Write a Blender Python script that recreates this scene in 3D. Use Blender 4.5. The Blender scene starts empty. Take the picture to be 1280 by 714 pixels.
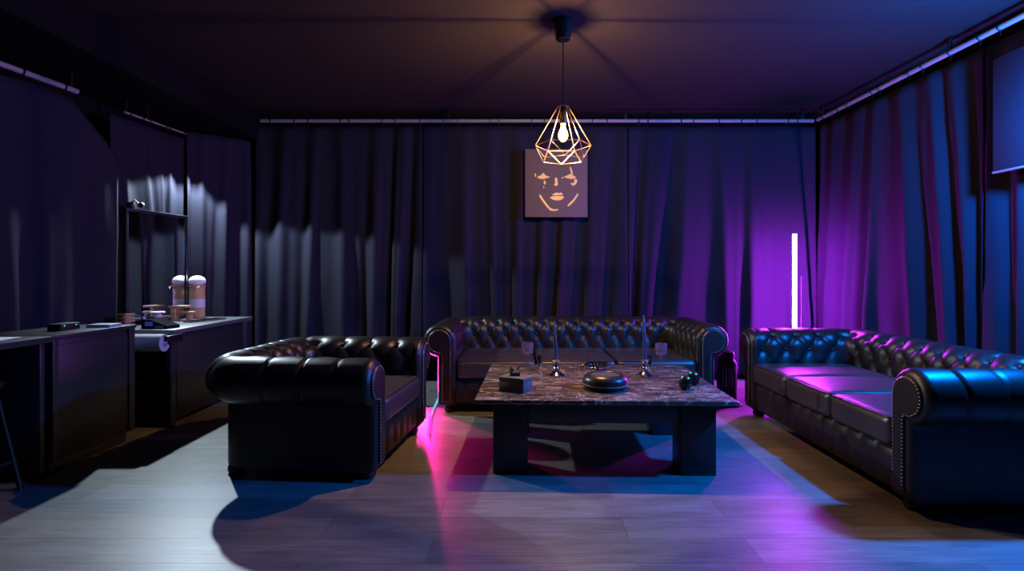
import bpy, bmesh, math, random
from mathutils import Vector, Matrix, noise

PI = math.pi
SC = bpy.context.scene
COL = SC.collection
F = 680.0; VX, VY, EYE = 648.0, 340.0, 1.1


def rad(d):
    return d * PI / 180.0


# ------------------------------------------------------------------ materials
def new_mat(name):
    m = bpy.data.materials.new(name)
    m.use_nodes = True
    nt = m.node_tree
    b = nt.nodes['Principled BSDF']
    return m, nt, b


def setp(b, **kw):
    for k, v in kw.items():
        k = k.replace('_', ' ')
        if k in b.inputs:
            if isinstance(v, tuple) and len(v) == 3:
                v = (*v, 1.0)
            b.inputs[k].default_value = v


def simple(name, col, rough=0.5, metal=0.0, bump=0.0, bscale=200.0, **kw):
    m, nt, b = new_mat(name)
    setp(b, Base_Color=col, Roughness=rough, Metallic=metal, **kw)
    n = nt.nodes.new('ShaderNodeTexNoise')
    n.inputs['Scale'].default_value = bscale
    n.inputs['Detail'].default_value = 4
    tc = nt.nodes.new('ShaderNodeTexCoord')
    nt.links.new(tc.outputs['Object'], n.inputs['Vector'])
    mix = nt.nodes.new('ShaderNodeMix'); mix.data_type = 'RGBA'
    mix.inputs['A'].default_value = (col[0] * .85, col[1] * .85, col[2] * .85, 1)
    mix.inputs['B'].default_value = (min(1, col[0] * 1.12), min(1, col[1] * 1.12), min(1, col[2] * 1.12), 1)
    nt.links.new(n.outputs['Fac'], mix.inputs['Factor'])
    nt.links.new(mix.outputs['Result'], b.inputs['Base Color'])
    if bump:
        bp = nt.nodes.new('ShaderNodeBump')
        bp.inputs['Strength'].default_value = bump
        bp.inputs['Distance'].default_value = 0.002
        nt.links.new(n.outputs['Fac'], bp.inputs['Height'])
        nt.links.new(bp.outputs['Normal'], b.inputs['Normal'])
    return m


def emissive(name, col, strength):
    m = bpy.data.materials.new(name)
    m.use_nodes = True
    nt = m.node_tree
    nt.nodes.clear()
    o = nt.nodes.new('ShaderNodeOutputMaterial')
    e = nt.nodes.new('ShaderNodeEmission')
    e.inputs['Color'].default_value = (*col, 1)
    e.inputs['Strength'].default_value = strength
    nt.links.new(e.outputs[0], o.inputs[0])
    return m


def floor_material():
    m, nt, b = new_mat('oak_laminate')
    tc = nt.nodes.new('ShaderNodeTexCoord')
    br = nt.nodes.new('ShaderNodeTexBrick')
    br.offset = 0.37; br.offset_frequency = 2; br.squash = 1.0
    br.inputs['Scale'].default_value = 1.0
    br.inputs['Brick Width'].default_value = 1.28
    br.inputs['Row Height'].default_value = 0.192
    br.inputs['Mortar Size'].default_value = 0.0016
    br.inputs['Mortar Smooth'].default_value = 0.3
    br.inputs['Bias'].default_value = 0.0
    br.inputs['Color1'].default_value = (0.135, 0.13, 0.125, 1)
    br.inputs['Color2'].default_value = (0.21, 0.202, 0.195, 1)
    br.inputs['Mortar'].default_value = (0.06, 0.055, 0.05, 1)
    mp = nt.nodes.new('ShaderNodeMapping')
    mp.inputs['Location'].default_value = (0.35, 0.06, 0)
    nt.links.new(tc.outputs['Object'], mp.inputs['Vector'])
    nt.links.new(mp.outputs['Vector'], br.inputs['Vector'])
    # grain, stretched along the planks
    mg = nt.nodes.new('ShaderNodeMapping')
    mg.inputs['Scale'].default_value = (1.6, 26, 1)
    nt.links.new(tc.outputs['Object'], mg.inputs['Vector'])
    ng = nt.nodes.new('ShaderNodeTexNoise')
    ng.inputs['Scale'].default_value = 2.2; ng.inputs['Detail'].default_value = 8
    ng.inputs['Roughness'].default_value = 0.65; ng.inputs['Distortion'].default_value = 0.5
    nt.links.new(mg.outputs['Vector'], ng.inputs['Vector'])
    n2 = nt.nodes.new('ShaderNodeTexNoise')
    n2.inputs['Scale'].default_value = 3.0; n2.inputs['Detail'].default_value = 5
    m2 = nt.nodes.new('ShaderNodeMapping'); m2.inputs['Scale'].default_value = (1.0, 3.5, 1)
    nt.links.new(tc.outputs['Object'], m2.inputs['Vector'])
    nt.links.new(m2.outputs['Vector'], n2.inputs['Vector'])
    r1 = nt.nodes.new('ShaderNodeMapRange')
    r1.inputs['From Min'].default_value = 0.3; r1.inputs['From Max'].default_value = 0.7
    r1.inputs['To Min'].default_value = 0.6; r1.inputs['To Max'].default_value = 1.25
    nt.links.new(ng.outputs['Fac'], r1.inputs['Value'])
    r2 = nt.nodes.new('ShaderNodeMapRange')
    r2.inputs['From Min'].default_value = 0.3; r2.inputs['From Max'].default_value = 0.7
    r2.inputs['To Min'].default_value = 0.78; r2.inputs['To Max'].default_value = 1.15
    nt.links.new(n2.outputs['Fac'], r2.inputs['Value'])
    mu = nt.nodes.new('ShaderNodeMath'); mu.operation = 'MULTIPLY'
    nt.links.new(r1.outputs[0], mu.inputs[0]); nt.links.new(r2.outputs[0], mu.inputs[1])
    vm = nt.nodes.new('ShaderNodeVectorMath'); vm.operation = 'SCALE'
    nt.links.new(br.outputs['Color'], vm.inputs[0]); nt.links.new(mu.outputs[0], vm.inputs['Scale'])
    nt.links.new(vm.outputs[0], b.inputs['Base Color'])
    rr = nt.nodes.new('ShaderNodeMapRange')
    rr.inputs['To Min'].default_value = 0.36; rr.inputs['To Max'].default_value = 0.5
    nt.links.new(ng.outputs['Fac'], rr.inputs['Value'])
    nt.links.new(rr.outputs[0], b.inputs['Roughness'])
    bp = nt.nodes.new('ShaderNodeBump'); bp.inputs['Strength'].default_value = 0.25
    bp.inputs['Distance'].default_value = 0.001
    inv = nt.nodes.new('ShaderNodeMath'); inv.operation = 'SUBTRACT'
    nt.links.new(ng.outputs['Fac'], inv.inputs[0]); nt.links.new(br.outputs['Fac'], inv.inputs[1])
    nt.links.new(inv.outputs[0], bp.inputs['Height'])
    nt.links.new(bp.outputs[0], b.inputs['Normal'])
    return m


def marble_material():
    m, nt, b = new_mat('brown_marble')
    tc = nt.nodes.new('ShaderNodeTexCoord')
    mp = nt.nodes.new('ShaderNodeMapping'); mp.inputs['Scale'].default_value = (2.6, 6.5, 3.0)
    mp.inputs['Rotation'].default_value = (0, 0, 0.16)
    nt.links.new(tc.outputs['Object'], mp.inputs['Vector'])
    n = nt.nodes.new('ShaderNodeTexNoise')
    n.inputs['Scale'].default_value = 1.7; n.inputs['Detail'].default_value = 12
    n.inputs['Roughness'].default_value = 0.68; n.inputs['Distortion'].default_value = 1.3
    nt.links.new(mp.outputs[0], n.inputs['Vector'])
    cr = nt.nodes.new('ShaderNodeValToRGB')
    cr.color_ramp.elements[0].position = 0.34; cr.color_ramp.elements[0].color = (0.028, 0.018, 0.014, 1)
    cr.color_ramp.elements[1].position = 0.72; cr.color_ramp.elements[1].color = (0.52, 0.43, 0.35, 1)
    e = cr.color_ramp.elements.new(0.5); e.color = (0.085, 0.058, 0.045, 1)
    e = cr.color_ramp.elements.new(0.58); e.color = (0.17, 0.125, 0.10, 1)
    nt.links.new(n.outputs['Fac'], cr.inputs[0])
    # thin veins
    v = nt.nodes.new('ShaderNodeTexNoise'); v.inputs['Scale'].default_value = 1.1
    v.inputs['Detail'].default_value = 6; v.inputs['Distortion'].default_value = 2.0
    nt.links.new(mp.outputs[0], v.inputs['Vector'])
    s = nt.nodes.new('ShaderNodeMath'); s.operation = 'SUBTRACT'; s.inputs[1].default_value = 0.5
    nt.links.new(v.outputs['Fac'], s.inputs[0])
    a = nt.nodes.new('ShaderNodeMath'); a.operation = 'ABSOLUTE'
    nt.links.new(s.outputs[0], a.inputs[0])
    mr = nt.nodes.new('ShaderNodeMapRange')
    mr.inputs['From Min'].default_value = 0.0; mr.inputs['From Max'].default_value = 0.012
    mr.inputs['To Min'].default_value = 0.75; mr.inputs['To Max'].default_value = 0.0
    nt.links.new(a.outputs[0], mr.inputs['Value'])
    mix = nt.nodes.new('ShaderNodeMix'); mix.data_type = 'RGBA'
    mix.inputs['B'].default_value = (0.66, 0.58, 0.50, 1)
    nt.links.new(mr.outputs[0], mix.inputs['Factor'])
    nt.links.new(cr.outputs[0], mix.inputs['A'])
    nt.links.new(mix.outputs['Result'], b.inputs['Base Color'])
    setp(b, Roughness=0.2)
    return m


def wood_material(name, c0, c1, scale=(3, 30, 30)):
    m, nt, b = new_mat(name)
    tc = nt.nodes.new('ShaderNodeTexCoord')
    mp = nt.nodes.new('ShaderNodeMapping'); mp.inputs['Scale'].default_value = scale
    nt.links.new(tc.outputs['Object'], mp.inputs['Vector'])
    n = nt.nodes.new('ShaderNodeTexNoise'); n.inputs['Scale'].default_value = 2.0
    n.inputs['Detail'].default_value = 6
    nt.links.new(mp.outputs[0], n.inputs['Vector'])
    cr = nt.nodes.new('ShaderNodeValToRGB')
    cr.color_ramp.elements[0].position = 0.3; cr.color_ramp.elements[0].color = (*c0, 1)
    cr.color_ramp.elements[1].position = 0.7; cr.color_ramp.elements[1].color = (*c1, 1)
    nt.links.new(n.outputs['Fac'], cr.inputs[0])
    nt.links.new(cr.outputs[0], b.inputs['Base Color'])
    setp(b, Roughness=0.55)
    return m


M = {}
M['floor'] = floor_material()
M['marble'] = marble_material()
M['ceiling'] = simple('dark_ceiling_paint', (0.017, 0.0145, 0.0155), 0.85, Specular_IOR_Level=0.08, bump=0.2, bscale=60)
M['wall'] = simple('dark_wall_paint', (0.004, 0.004, 0.005), 0.9, Specular_IOR_Level=0.05)
M['curtain'] = simple('black_velvet', (0.0150, 0.0150, 0.0245), 0.9, bump=0.3, bscale=500,
                      Specular_IOR_Level=0.04)
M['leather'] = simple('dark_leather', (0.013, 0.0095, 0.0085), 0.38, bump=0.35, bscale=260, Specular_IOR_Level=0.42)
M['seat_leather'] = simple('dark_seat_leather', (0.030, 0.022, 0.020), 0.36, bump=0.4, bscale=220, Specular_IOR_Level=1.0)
M['nail'] = simple('brass_nails', (0.42, 0.28, 0.17), 0.5, 1.0)
M['foot'] = simple('black_wood', (0.012, 0.010, 0.010), 0.4)
M['table_black'] = simple('black_table_wood', (0.02, 0.02, 0.021), 0.42, bump=0.1, bscale=90)
M['furn'] = simple('black_laminate', (0.018, 0.018, 0.020), 0.42, Specular_IOR_Level=0.3)
M['furn_top'] = simple('black_laminate_top', (0.07, 0.072, 0.076), 0.45)
M['rail'] = simple('pale_metal_rail', (0.19, 0.18, 0.19), 0.5, 0.1)
M['dark_metal'] = simple('dark_metal', (0.03, 0.03, 0.03), 0.35, 0.8)
M['brass'] = simple('brass_wire', (0.80, 0.58, 0.27), 0.3, 1.0)
M['silver'] = simple('polished_silver', (0.7, 0.66, 0.64), 0.13, 1.0)
M['gold'] = simple('gold', (0.8, 0.55, 0.3), 0.25, 1.0)
M['candle'] = simple('dark_blue_wax', (0.035, 0.04, 0.09), 0.5)
M['black_gloss'] = simple('black_gloss', (0.01, 0.01, 0.011), 0.12)
M['black_matte'] = simple('black_matte', (0.010, 0.010, 0.011), 0.55, Specular_IOR_Level=0.3)
M['speaker'] = simple('satin_black', (0.02, 0.019, 0.018), 0.33)
M['speaker_mesh'] = simple('speaker_mesh', (0.05, 0.046, 0.044), 0.6, bump=0.8, bscale=900)
M['grey'] = simple('grey_plastic', (0.4, 0.4, 0.42), 0.4)
M['boxcard'] = simple('textured_card', (0.13, 0.105, 0.09), 0.8, bump=0.6, bscale=160)
M['paper'] = simple('white_paper', (0.62, 0.6, 0.62), 0.7)
M['pale_roll'] = simple('pale_roll', (0.33, 0.34, 0.37), 0.6)
M['cork'] = wood_material('kraft', (0.40, 0.25, 0.10), (0.54, 0.36, 0.16), (8, 8, 8))
M['wood'] = wood_material('honey_wood', (0.34, 0.19, 0.08), (0.52, 0.32, 0.16))
M['white'] = simple('white_cloth', (0.78, 0.76, 0.74), 0.7, bump=0.3, bscale=300)
M['label'] = simple('pale_label', (0.55, 0.56, 0.6), 0.5)
M['pink'] = simple('pink_glaze', (0.7, 0.4, 0.42), 0.3)
M['canvas'] = simple('brown_canvas', (0.10, 0.072, 0.060), 0.8, bump=0.5, bscale=420)
M['goldpaint'] = simple('gold_paint', (0.60, 0.43, 0.15), 0.5, 0.2, bump=0.4, bscale=120)
M['panel'] = simple('black_panel', (0.0150, 0.0150, 0.0245), 0.9, Specular_IOR_Level=0.04)
m, nt, b = new_mat('smoky_purple_glass')
setp(b, Base_Color=(0.72, 0.58, 0.74), Roughness=0.04, Transmission_Weight=0.92, IOR=1.45)
M['glass'] = m
m, nt, b = new_mat('mirror_glass')
setp(b, Base_Color=(0.78, 0.8, 0.82), Roughness=0.02, Metallic=1.0)
M['mirror'] = m
# frosted bulb: mostly lets the filament light through, and glows
m = bpy.data.materials.new('bulb_glass'); m.use_nodes = True
nt = m.node_tree; nt.nodes.clear()
o_ = nt.nodes.new('ShaderNodeOutputMaterial'); t_ = nt.nodes.new('ShaderNodeBsdfTransparent')
e_ = nt.nodes.new('ShaderNodeEmission'); e_.inputs['Color'].default_value = (1.0, 0.50, 0.14, 1)
e_.inputs['Strength'].default_value = 9.0
a_ = nt.nodes.new('ShaderNodeAddShader')
nt.links.new(t_.outputs[0], a_.inputs[0]); nt.links.new(e_.outputs[0], a_.inputs[1])
nt.links.new(a_.outputs[0], o_.inputs[0])
M['bulb'] = m
M['filament'] = emissive('filament', (1.0, 0.62, 0.25), 60.0)
M['purple_tube'] = emissive('purple_tube', (0.60, 0.03, 0.98), 540.0)
M['pink_tube'] = emissive('pink_tube', (1.0, 0.012, 0.33), 1000.0)
M['cyan_tube'] = emissive('cyan_tube', (0.02, 0.45, 0.7), 30.0)
M['green_led'] = emissive('green_led', (0.1, 1.0, 0.25), 1.2)
M['blue_screen'] = emissive('blue_screen', (0.05, 0.07, 0.5), 0.35)
# glow standing in for lit floor: hue runs along its own length
m = bpy.data.materials.new('rgb_floor_glow'); m.use_nodes = True
nt = m.node_tree; nt.nodes.clear()
o_ = nt.nodes.new('ShaderNodeOutputMaterial'); e_ = nt.nodes.new('ShaderNodeEmission')
tc = nt.nodes.new('ShaderNodeTexCoord'); sp = nt.nodes.new('ShaderNodeSeparateXYZ')
mr = nt.nodes.new('ShaderNodeMapRange')
mr.inputs['From Min'].default_value = 3.66; mr.inputs['From Max'].default_value = 4.75
cr = nt.nodes.new('ShaderNodeValToRGB')
cr.color_ramp.elements[0].position = 0.0; cr.color_ramp.elements[0].color = (1.0, 0.02, 0.42, 1)
cr.color_ramp.elements[1].position = 1.0; cr.color_ramp.elements[1].color = (0.02, 0.28, 0.42, 1)
e = cr.color_ramp.elements.new(0.35); e.color = (1.0, 0.03, 0.5, 1)
e = cr.color_ramp.elements.new(0.55); e.color = (0.10, 0.16, 0.30, 1)
nt.links.new(tc.outputs['Object'], sp.inputs[0]); nt.links.new(sp.outputs['Y'], mr.inputs['Value'])
nt.links.new(mr.outputs[0], cr.inputs[0]); nt.links.new(cr.outputs[0], e_.inputs['Color'])
e_.inputs['Strength'].default_value = 2.6
nt.links.new(e_.outputs[0], o_.inputs[0])
M['rgb'] = m


# ------------------------------------------------------------------ mesh helpers
class MB:
    """collects shapes into one mesh"""
    def __init__(self):
        self.v = []; self.f = []

    def add(self, vs, fs, mat=None):
        k = len(self.v)
        for p in vs:
            p = Vector(p)
            if mat is not None:
                p = mat @ p
            self.v.append(tuple(p))
        for f in fs:
            self.f.append(tuple(i + k for i in f))
        return self

    def box(self, cx, cy, cz, sx, sy, sz, bev=0.0, seg=2, mat=None):
        bm = bmesh.new()
        bmesh.ops.create_cube(bm, size=1.0)
        bmesh.ops.scale(bm, vec=(sx, sy, sz), verts=bm.verts)
        if bev > 0:
            bmesh.ops.bevel(bm, geom=bm.edges[:], offset=bev, segments=seg, profile=0.5, affect='EDGES')
        bmesh.ops.translate(bm, vec=(cx, cy, cz), verts=bm.verts)
        bm.verts.index_update()
        self.add([v.co.copy() for v in bm.verts], [[v.index for v in f.verts] for f in bm.faces], mat)
        bm.free()
        return self

    def box2(self, x0, x1, y0, y1, z0, z1, bev=0.0, seg=2, mat=None):
        return self.box((x0 + x1) / 2, (y0 + y1) / 2, (z0 + z1) / 2, x1 - x0, y1 - y0, z1 - z0, bev, seg, mat)

    def lathe(self, prof, n=32, c=(0, 0, 0), mat=None, closed=False):
        vs = []; fs = []
        for r, z in prof:
            for k in range(n):
                a = 2 * PI * k / n
                vs.append((c[0] + r * math.cos(a), c[1] + r * math.sin(a), c[2] + z))
        m = len(prof)
        for i in range(m - 1):
            for k in range(n):
                k2 = (k + 1) % n
                fs.append((i * n + k, i * n + k2, (i + 1) * n + k2, (i + 1) * n + k))
        if closed:
            for k in range(n):
                k2 = (k + 1) % n
                fs.append(((m - 1) * n + k, (m - 1) * n + k2, k2, k))
        else:
            if prof[0][0] > 1e-6:
                fs.append(tuple(range(n - 1, -1, -1)))
            if prof[-1][0] > 1e-6:
                fs.append(tuple((m - 1) * n + k for k in range(n)))
        return self.add(vs, fs, mat)

    def tube(self, pts, r, n=8, closed=False, mat=None):
        pts = [Vector(p) for p in pts]
        m = len(pts)
        rs = r if isinstance(r, (list, tuple)) else [r] * m
        vs = []; fs = []
        up = None
        for i, p in enumerate(pts):
            if closed:
                t = pts[(i + 1) % m] - pts[i - 1]
            else:
                t = pts[min(i + 1, m - 1)] - pts[max(i - 1, 0)]
            t.normalize()
            if up is None:
                up = Vector((0, 0, 1)) if abs(t.z) < 0.9 else Vector((1, 0, 0))
            s = t.cross(up)
            if s.length < 1e-5:
                s = t.cross(Vector((0.3, 1, 0.2)))
            s.normalize()
            up = s.cross(t).normalized()
            for k in range(n):
                a = 2 * PI * k / n
                vs.append(p + rs[i] * (math.cos(a) * s + math.sin(a) * up))
        for i in range(m if closed else m - 1):
            j = (i + 1) % m
            for k in range(n):
                k2 = (k + 1) % n
                fs.append((i * n + k, i * n + k2, j * n + k2, j * n + k))
        if not closed:
            fs.append(tuple(range(n - 1, -1, -1)))
            fs.append(tuple((m - 1) * n + k for k in range(n)))
        return self.add(vs, fs, mat)

    def ball(self, c, r, n=10, m=6, sz=1.0, mat=None):
        prof = [(r * math.sin(PI * i / m), -r * sz * math.cos(PI * i / m)) for i in range(m + 1)]
        prof[0] = (0.0, prof[0][1]); prof[-1] = (0.0, prof[-1][1])
        return self.lathe([(max(a, 1e-5), z) for a, z in prof], n, c, mat)

    def prism(self, poly, z0, z1, mat=None):
        n = len(poly)
        vs = [(x, y, z0) for x, y in poly] + [(x, y, z1) for x, y in poly]
        fs = [tuple(range(n - 1, -1, -1)), tuple(range(n, 2 * n))]
        for i in range(n):
            j = (i + 1) % n
            fs.append((i, j, n + j, n + i))
        return self.add(vs, fs, mat)

    def build(self, name, mat, parent=None, smooth=True, angle=40, loc=None, rot=None):
        me = bpy.data.meshes.new(name)
        me.from_pydata(self.v, [], self.f)
        bm = bmesh.new(); bm.from_mesh(me)
        bmesh.ops.recalc_face_normals(bm, faces=bm.faces)
        ca = math.radians(angle)
        for f in bm.faces:
            f.smooth = smooth
        if smooth:
            for e in bm.edges:
                if len(e.link_faces) == 2 and e.calc_face_angle(0) > ca:
                    e.smooth = False
        bm.to_mesh(me); bm.free()
        me.materials.append(mat)
        o = bpy.data.objects.new(name, me)
        COL.objects.link(o)
        if parent is not None:
            o.parent = parent
        if loc is not None:
            o.location = loc
        if rot is not None:
            o.rotation_euler = rot
        return o


def tag(o, label=None, cat=None, group=None, kind=None):
    if label: o['label'] = label
    if cat: o['category'] = cat
    if group: o['group'] = group
    if kind: o['kind'] = kind
    return o


def thing(name, label, cat, loc=(0, 0, 0), rz=0.0, group=None):
    o = bpy.data.objects.new(name, None)
    o.empty_display_size = 0.1
    COL.objects.link(o)
    o.location = loc; o.rotation_euler = (0, 0, rz)
    return tag(o, label, cat, group)


def copy_tree(o, loc, rz, label, parent=None):
    c = o.copy(); COL.objects.link(c)
    if parent is not None:
        c.parent = parent
    else:
        c.location = loc; c.rotation_euler = (0, 0, rz); c['label'] = label
    for ch in list(o.children):
        copy_tree(ch, None, None, None, c)
    return c


# ------------------------------------------------------------------ the room
XL, XR, YB, YF, ZC = -3.3, 3.3, 5.8, -1.6, 2.72
def struct(name, mb, mat, **k):
    o = mb.build(name, mat, smooth=False, **k)
    o['kind'] = 'structure'
    return o


struct('floor', MB().box2(XL, XR, YF, YB, -0.1, 0), M['floor'])
struct('ceiling', MB().box2(XL - .1, XR + .1, YF - .1, YB + .1, ZC, ZC + .1), M['ceiling'])
struct('wall_back', MB().box2(XL, XR, YB, YB + .1, -0.1, ZC), M['wall'])
struct('wall_front', MB().box2(XL, XR, YF - .1, YF, -0.1, ZC), M['wall'])
struct('wall_left', MB().box2(XL - .1, XL, YF - .1, YB + .1, -0.1, ZC), M['wall'])
struct('wall_right', MB().box2(XR, XR + .1, YF - .1, YB + .1, -0.1, ZC), M['wall'])
struct('beam_left', MB().box2(XL, -2.62, YF, YB, 2.44, ZC), M['wall'])


# ------------------------------------------------------------------ curtains
def curtain(name, label, p0, p1, normal, zt0, zt1, zb, seed, amp=0.06, spacing=0.34, sag=None, flare=1.0, lean=0.05, swell=0.0):
    rnd = random.Random(seed)
    p0 = Vector((*p0, 0)); p1 = Vector((*p1, 0)); L = (p1 - p0).length
    d = (p1 - p0).normalized(); n = Vector((*normal, 0)).normalized()
    knots = [0.0]; amps = []; ls = []
    while knots[-1] < L:
        knots.append(knots[-1] + spacing * rnd.uniform(0.6, 1.4))
        amps.append(rnd.uniform(0.65, 1.15)); ls.append(rnd.uniform(-1, 1))
    amps.append(1.0); ls.append(0.0)
    sc = L / knots[-1]
    knots = [k * sc for k in knots]
    nk = len(knots) - 1

    def at(s):
        s = min(max(s, 0.0), L - 1e-6)
        for i in range(nk):
            if s <= knots[i + 1]:
                t = (s - knots[i]) / (knots[i + 1] - knots[i])
                w = t * t * (3 - 2 * t)
                j = min(i + 1, nk - 1)
                return i + t, amps[i] * (1 - w) + amps[j] * w, ls[i] * (1 - w) + ls[j] * w
        return nk, 1.0, 0.0
    nu = max(24, int(L / 0.014)); nz = 36
    mb = MB(); vs = []; fs = []
    base = rnd.uniform(0, 10)
    for iz in range(nz + 1):
        w = iz / nz
        for iu in range(nu + 1):
            s = L * iu / nu
            zt = zt0 + (zt1 - zt0) * s / L
            if sag: zt = sag(s, zt)
            z = zt + (zb - zt) * w
            dz = zt - z
            _, a0, l0 = at(s)
            edge = min(1.0, s / 0.12, (L - s) / 0.12)
            s2 = s + lean * dz * l0 * max(0.0, edge) + 0.02 * dz * math.sin(2.3 * s + base)
            ph, a, l = at(s2)
            x = 2 * PI * ph
            k = (0.34 + 0.72 * min(1.0, dz / 1.9) ** 1.2 * flare)
            disp = amp * a * k * (0.74 * math.cos(x) + 0.30 * math.cos(2 * x + 3.0 * l + 0.6) * min(1, dz / .5 + .2))
            disp += 0.018 * noise.noise(Vector((s * 2.2 + base, z * 0.8, seed)))
            disp += 0.006 * noise.noise(Vector((s * 7 + base, z * 3.0, seed + 5)))
            p = p0 + d * s + n * disp
            if swell: disp += swell * math.exp(-((L - s) / 0.10) ** 2) * min(1.0, dz / .5)
            # scalloped heading between hooks
            sc_ = 0.012 * (0.5 + 0.5 * math.cos(x)) * max(0.0, 1 - w * 12)
            vs.append((p.x, p.y, z - sc_))
    for iz in range(nz):
        for iu in range(nu):
            a = iz * (nu + 1) + iu
            fs.append((a, a + 1, a + nu + 2, a + nu + 1))
    mb.add(vs, fs)
    o = mb.build(name, M['curtain'], angle=80)
    so = o.modifiers.new('thickness', 'SOLIDIFY'); so.thickness = 0.004; so.offset = 0
    tag(o, label, 'curtain', 'dark pleated curtains around the room')
    return o


def curtain_rail(name, label, p0, p1, hooks, r=0.018, end=True):
    root = thing(name, label, 'curtain rail', p0, 0, 'pale curtain rails')
    a = Vector(p0); bb = Vector(p1) - a
    MB().tube([(0, 0, 0), tuple(bb)], r, 12).build('rail_bar', M['rail'], root)
    hk = MB().tube([(0, 0, r * 1.25 + .001), (0, 0, r * 1.25), (0, 0, -r * 1.25), (0, 0, -r * 1.25 - .001)], [.004, .005, .005, .004], 6)
    # ring around the bar with a short drop
    hm = MB()
    dv = bb.normalized(); sv = dv.cross(Vector((0, 0, 1))).normalized()
    ring = [tuple(sv * (r * 1.3) * math.cos(q * 2 * PI / 14) + Vector((0, 0, 1)) * (r * 1.3) * math.sin(q * 2 * PI / 14)) for q in range(14)]
    hm.tube(ring, 0.004, 6, closed=True)
    hm.tube([(0, 0, -r * 1.3), (0, 0, -r * 1.3 - 0.03)], 0.003, 6)
    first = None
    for k in range(hooks):
        t = (k + 0.5) / hooks
        t += 0.3 / hooks * math.sin(k * 2.7)
        if first is None:
            first = hm.build('hook', M['dark_metal'], root); h = first
        else:
            h = first.copy(); COL.objects.link(h); h.parent = root
        h.location = tuple(bb * t)
    # ceiling brackets
    fb = None
    for k, t in enumerate((0.02, 0.34, 0.66, 0.98)):
        top = (ZC if p0[2] > 2.5 else 2.44) - p0[2]
        if fb is None:
            fb = MB().box2(-.01, .01, -.01, .01, 0, top, .002).build('bracket', M['dark_metal'], root); q = fb
        else:
            q = fb.copy(); COL.objects.link(q); q.parent = root
        q.location = tuple(bb * t)
    return root


curtain_rail('curtain_rail', 'long pale rail above the back wall curtains', (-2.56, 5.40, 2.60), (2.93, 5.40, 2.60), 26)
curtain_rail('curtain_rail', 'pale rail running along the right wall up to the corner', (2.95, 5.36, 2.60), (3.0, 0.6, 2.62), 22)
curtain_rail('curtain_rail', 'short rail over the curtain by the near cabinet on the left', (-3.19, 1.4, 2.31), (-3.01, 3.71, 2.33), 9)
curtain_rail('curtain_rail', 'thin rail above the curtain behind the mirror', (-3.045, 4.2, 2.337), (-3.035, 4.96, 2.36), 6, r=0.009)

BN = (0, -1)
curtain('curtain', 'dark curtain panel on the back wall behind the armchair, lit in pale stripes', (-2.655, 5.50), (-0.965, 5.50), BN, 2.575, 2.575, 0.03, 11, 0.062, 0.33)
curtain('curtain', 'dark curtain panel behind the face painting', (-0.955, 5.49), (1.10, 5.49), BN, 2.575, 2.575, 0.03, 23, 0.058, 0.36, lean=0.09)
curtain('curtain', 'dark curtain panel behind the glowing purple tube, on the back wall', (1.11, 5.50), (3.0, 5.50), BN, 2.575, 2.575, 0.05, 35, 0.066, 0.31, lean=0.07)
RN = (-1, 0)
curtain('curtain', 'curtain panel on the right wall nearest the back corner, streaked with purple light', (3.03, 5.45), (3.05, 3.55), RN, 2.57, 2.575, 0.04, 41, 0.062, 0.30, lean=0.10)
curtain('curtain', 'curtain panel on the right wall washed in blue light', (3.05, 3.54), (3.07, 0.7), RN, 2.575, 2.58, 0.04, 57, 0.036, 0.36, lean=0.08)
LN = (1, 0)
curtain('curtain', 'black curtain beside the near cabinet on the left', (-3.25, 1.3), (-3.03, 4.10), LN, 2.28, 2.30, 0.04, 61, 0.022, 0.36, swell=0.07,
        sag=lambda s, z: z - max(0.0, s - 2.42) * 0.85)
curtain('curtain', 'curtain behind the mirror in the left corner', (-3.11, 4.12), (-3.09, 5.0), LN, 2.31, 2.335, 0.04, 73, 0.035, 0.2, lean=0.12)
curtain('curtain', 'pale lit curtain between the mirror and the back wall', (-3.05, 4.995), (-2.70, 5.475), (0.82, -0.57), 2.40, 2.42, 0.04, 85, 0.045, 0.26, lean=0.05)


# ------------------------------------------------------------------ chesterfields
R_ROLL = 0.128; A_OUT = 0.145


def arm_profile(h, off, zb=0.055):
    R = R_ROLL - off; zc = h - R_ROLL
    pts = []; v = 0.0
    zi = zb + off
    n1 = 16
    for i in range(n1):
        z = zi + (zc - zi) * i / n1
        pts.append((off, z, -1, 0))
    ao = A_OUT - off
    c = max(-0.2, min(1.0, (ao - R_ROLL) / R))
    end = -math.acos(c)
    n2 = 44
    for i in range(n2 + 1):
        t = PI + (end - PI) * i / n2
        pts.append((R_ROLL + R * math.cos(t), zc + R * math.sin(t), math.cos(t), math.sin(t)))
    z_j = zc + R * math.sin(end)
    n3 = 12
    for i in range(1, n3 + 1):
        z = z_j + (zi - z_j) * i / n3
        pts.append((ao, z, 1, 0))
    out = []
    for i, p in enumerate(pts):
        if i:
            v += math.hypot(p[0] - pts[i - 1][0], p[1] - pts[i - 1][1])
        out.append((*p, v))
    return out, n1, n1 + n2


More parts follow.
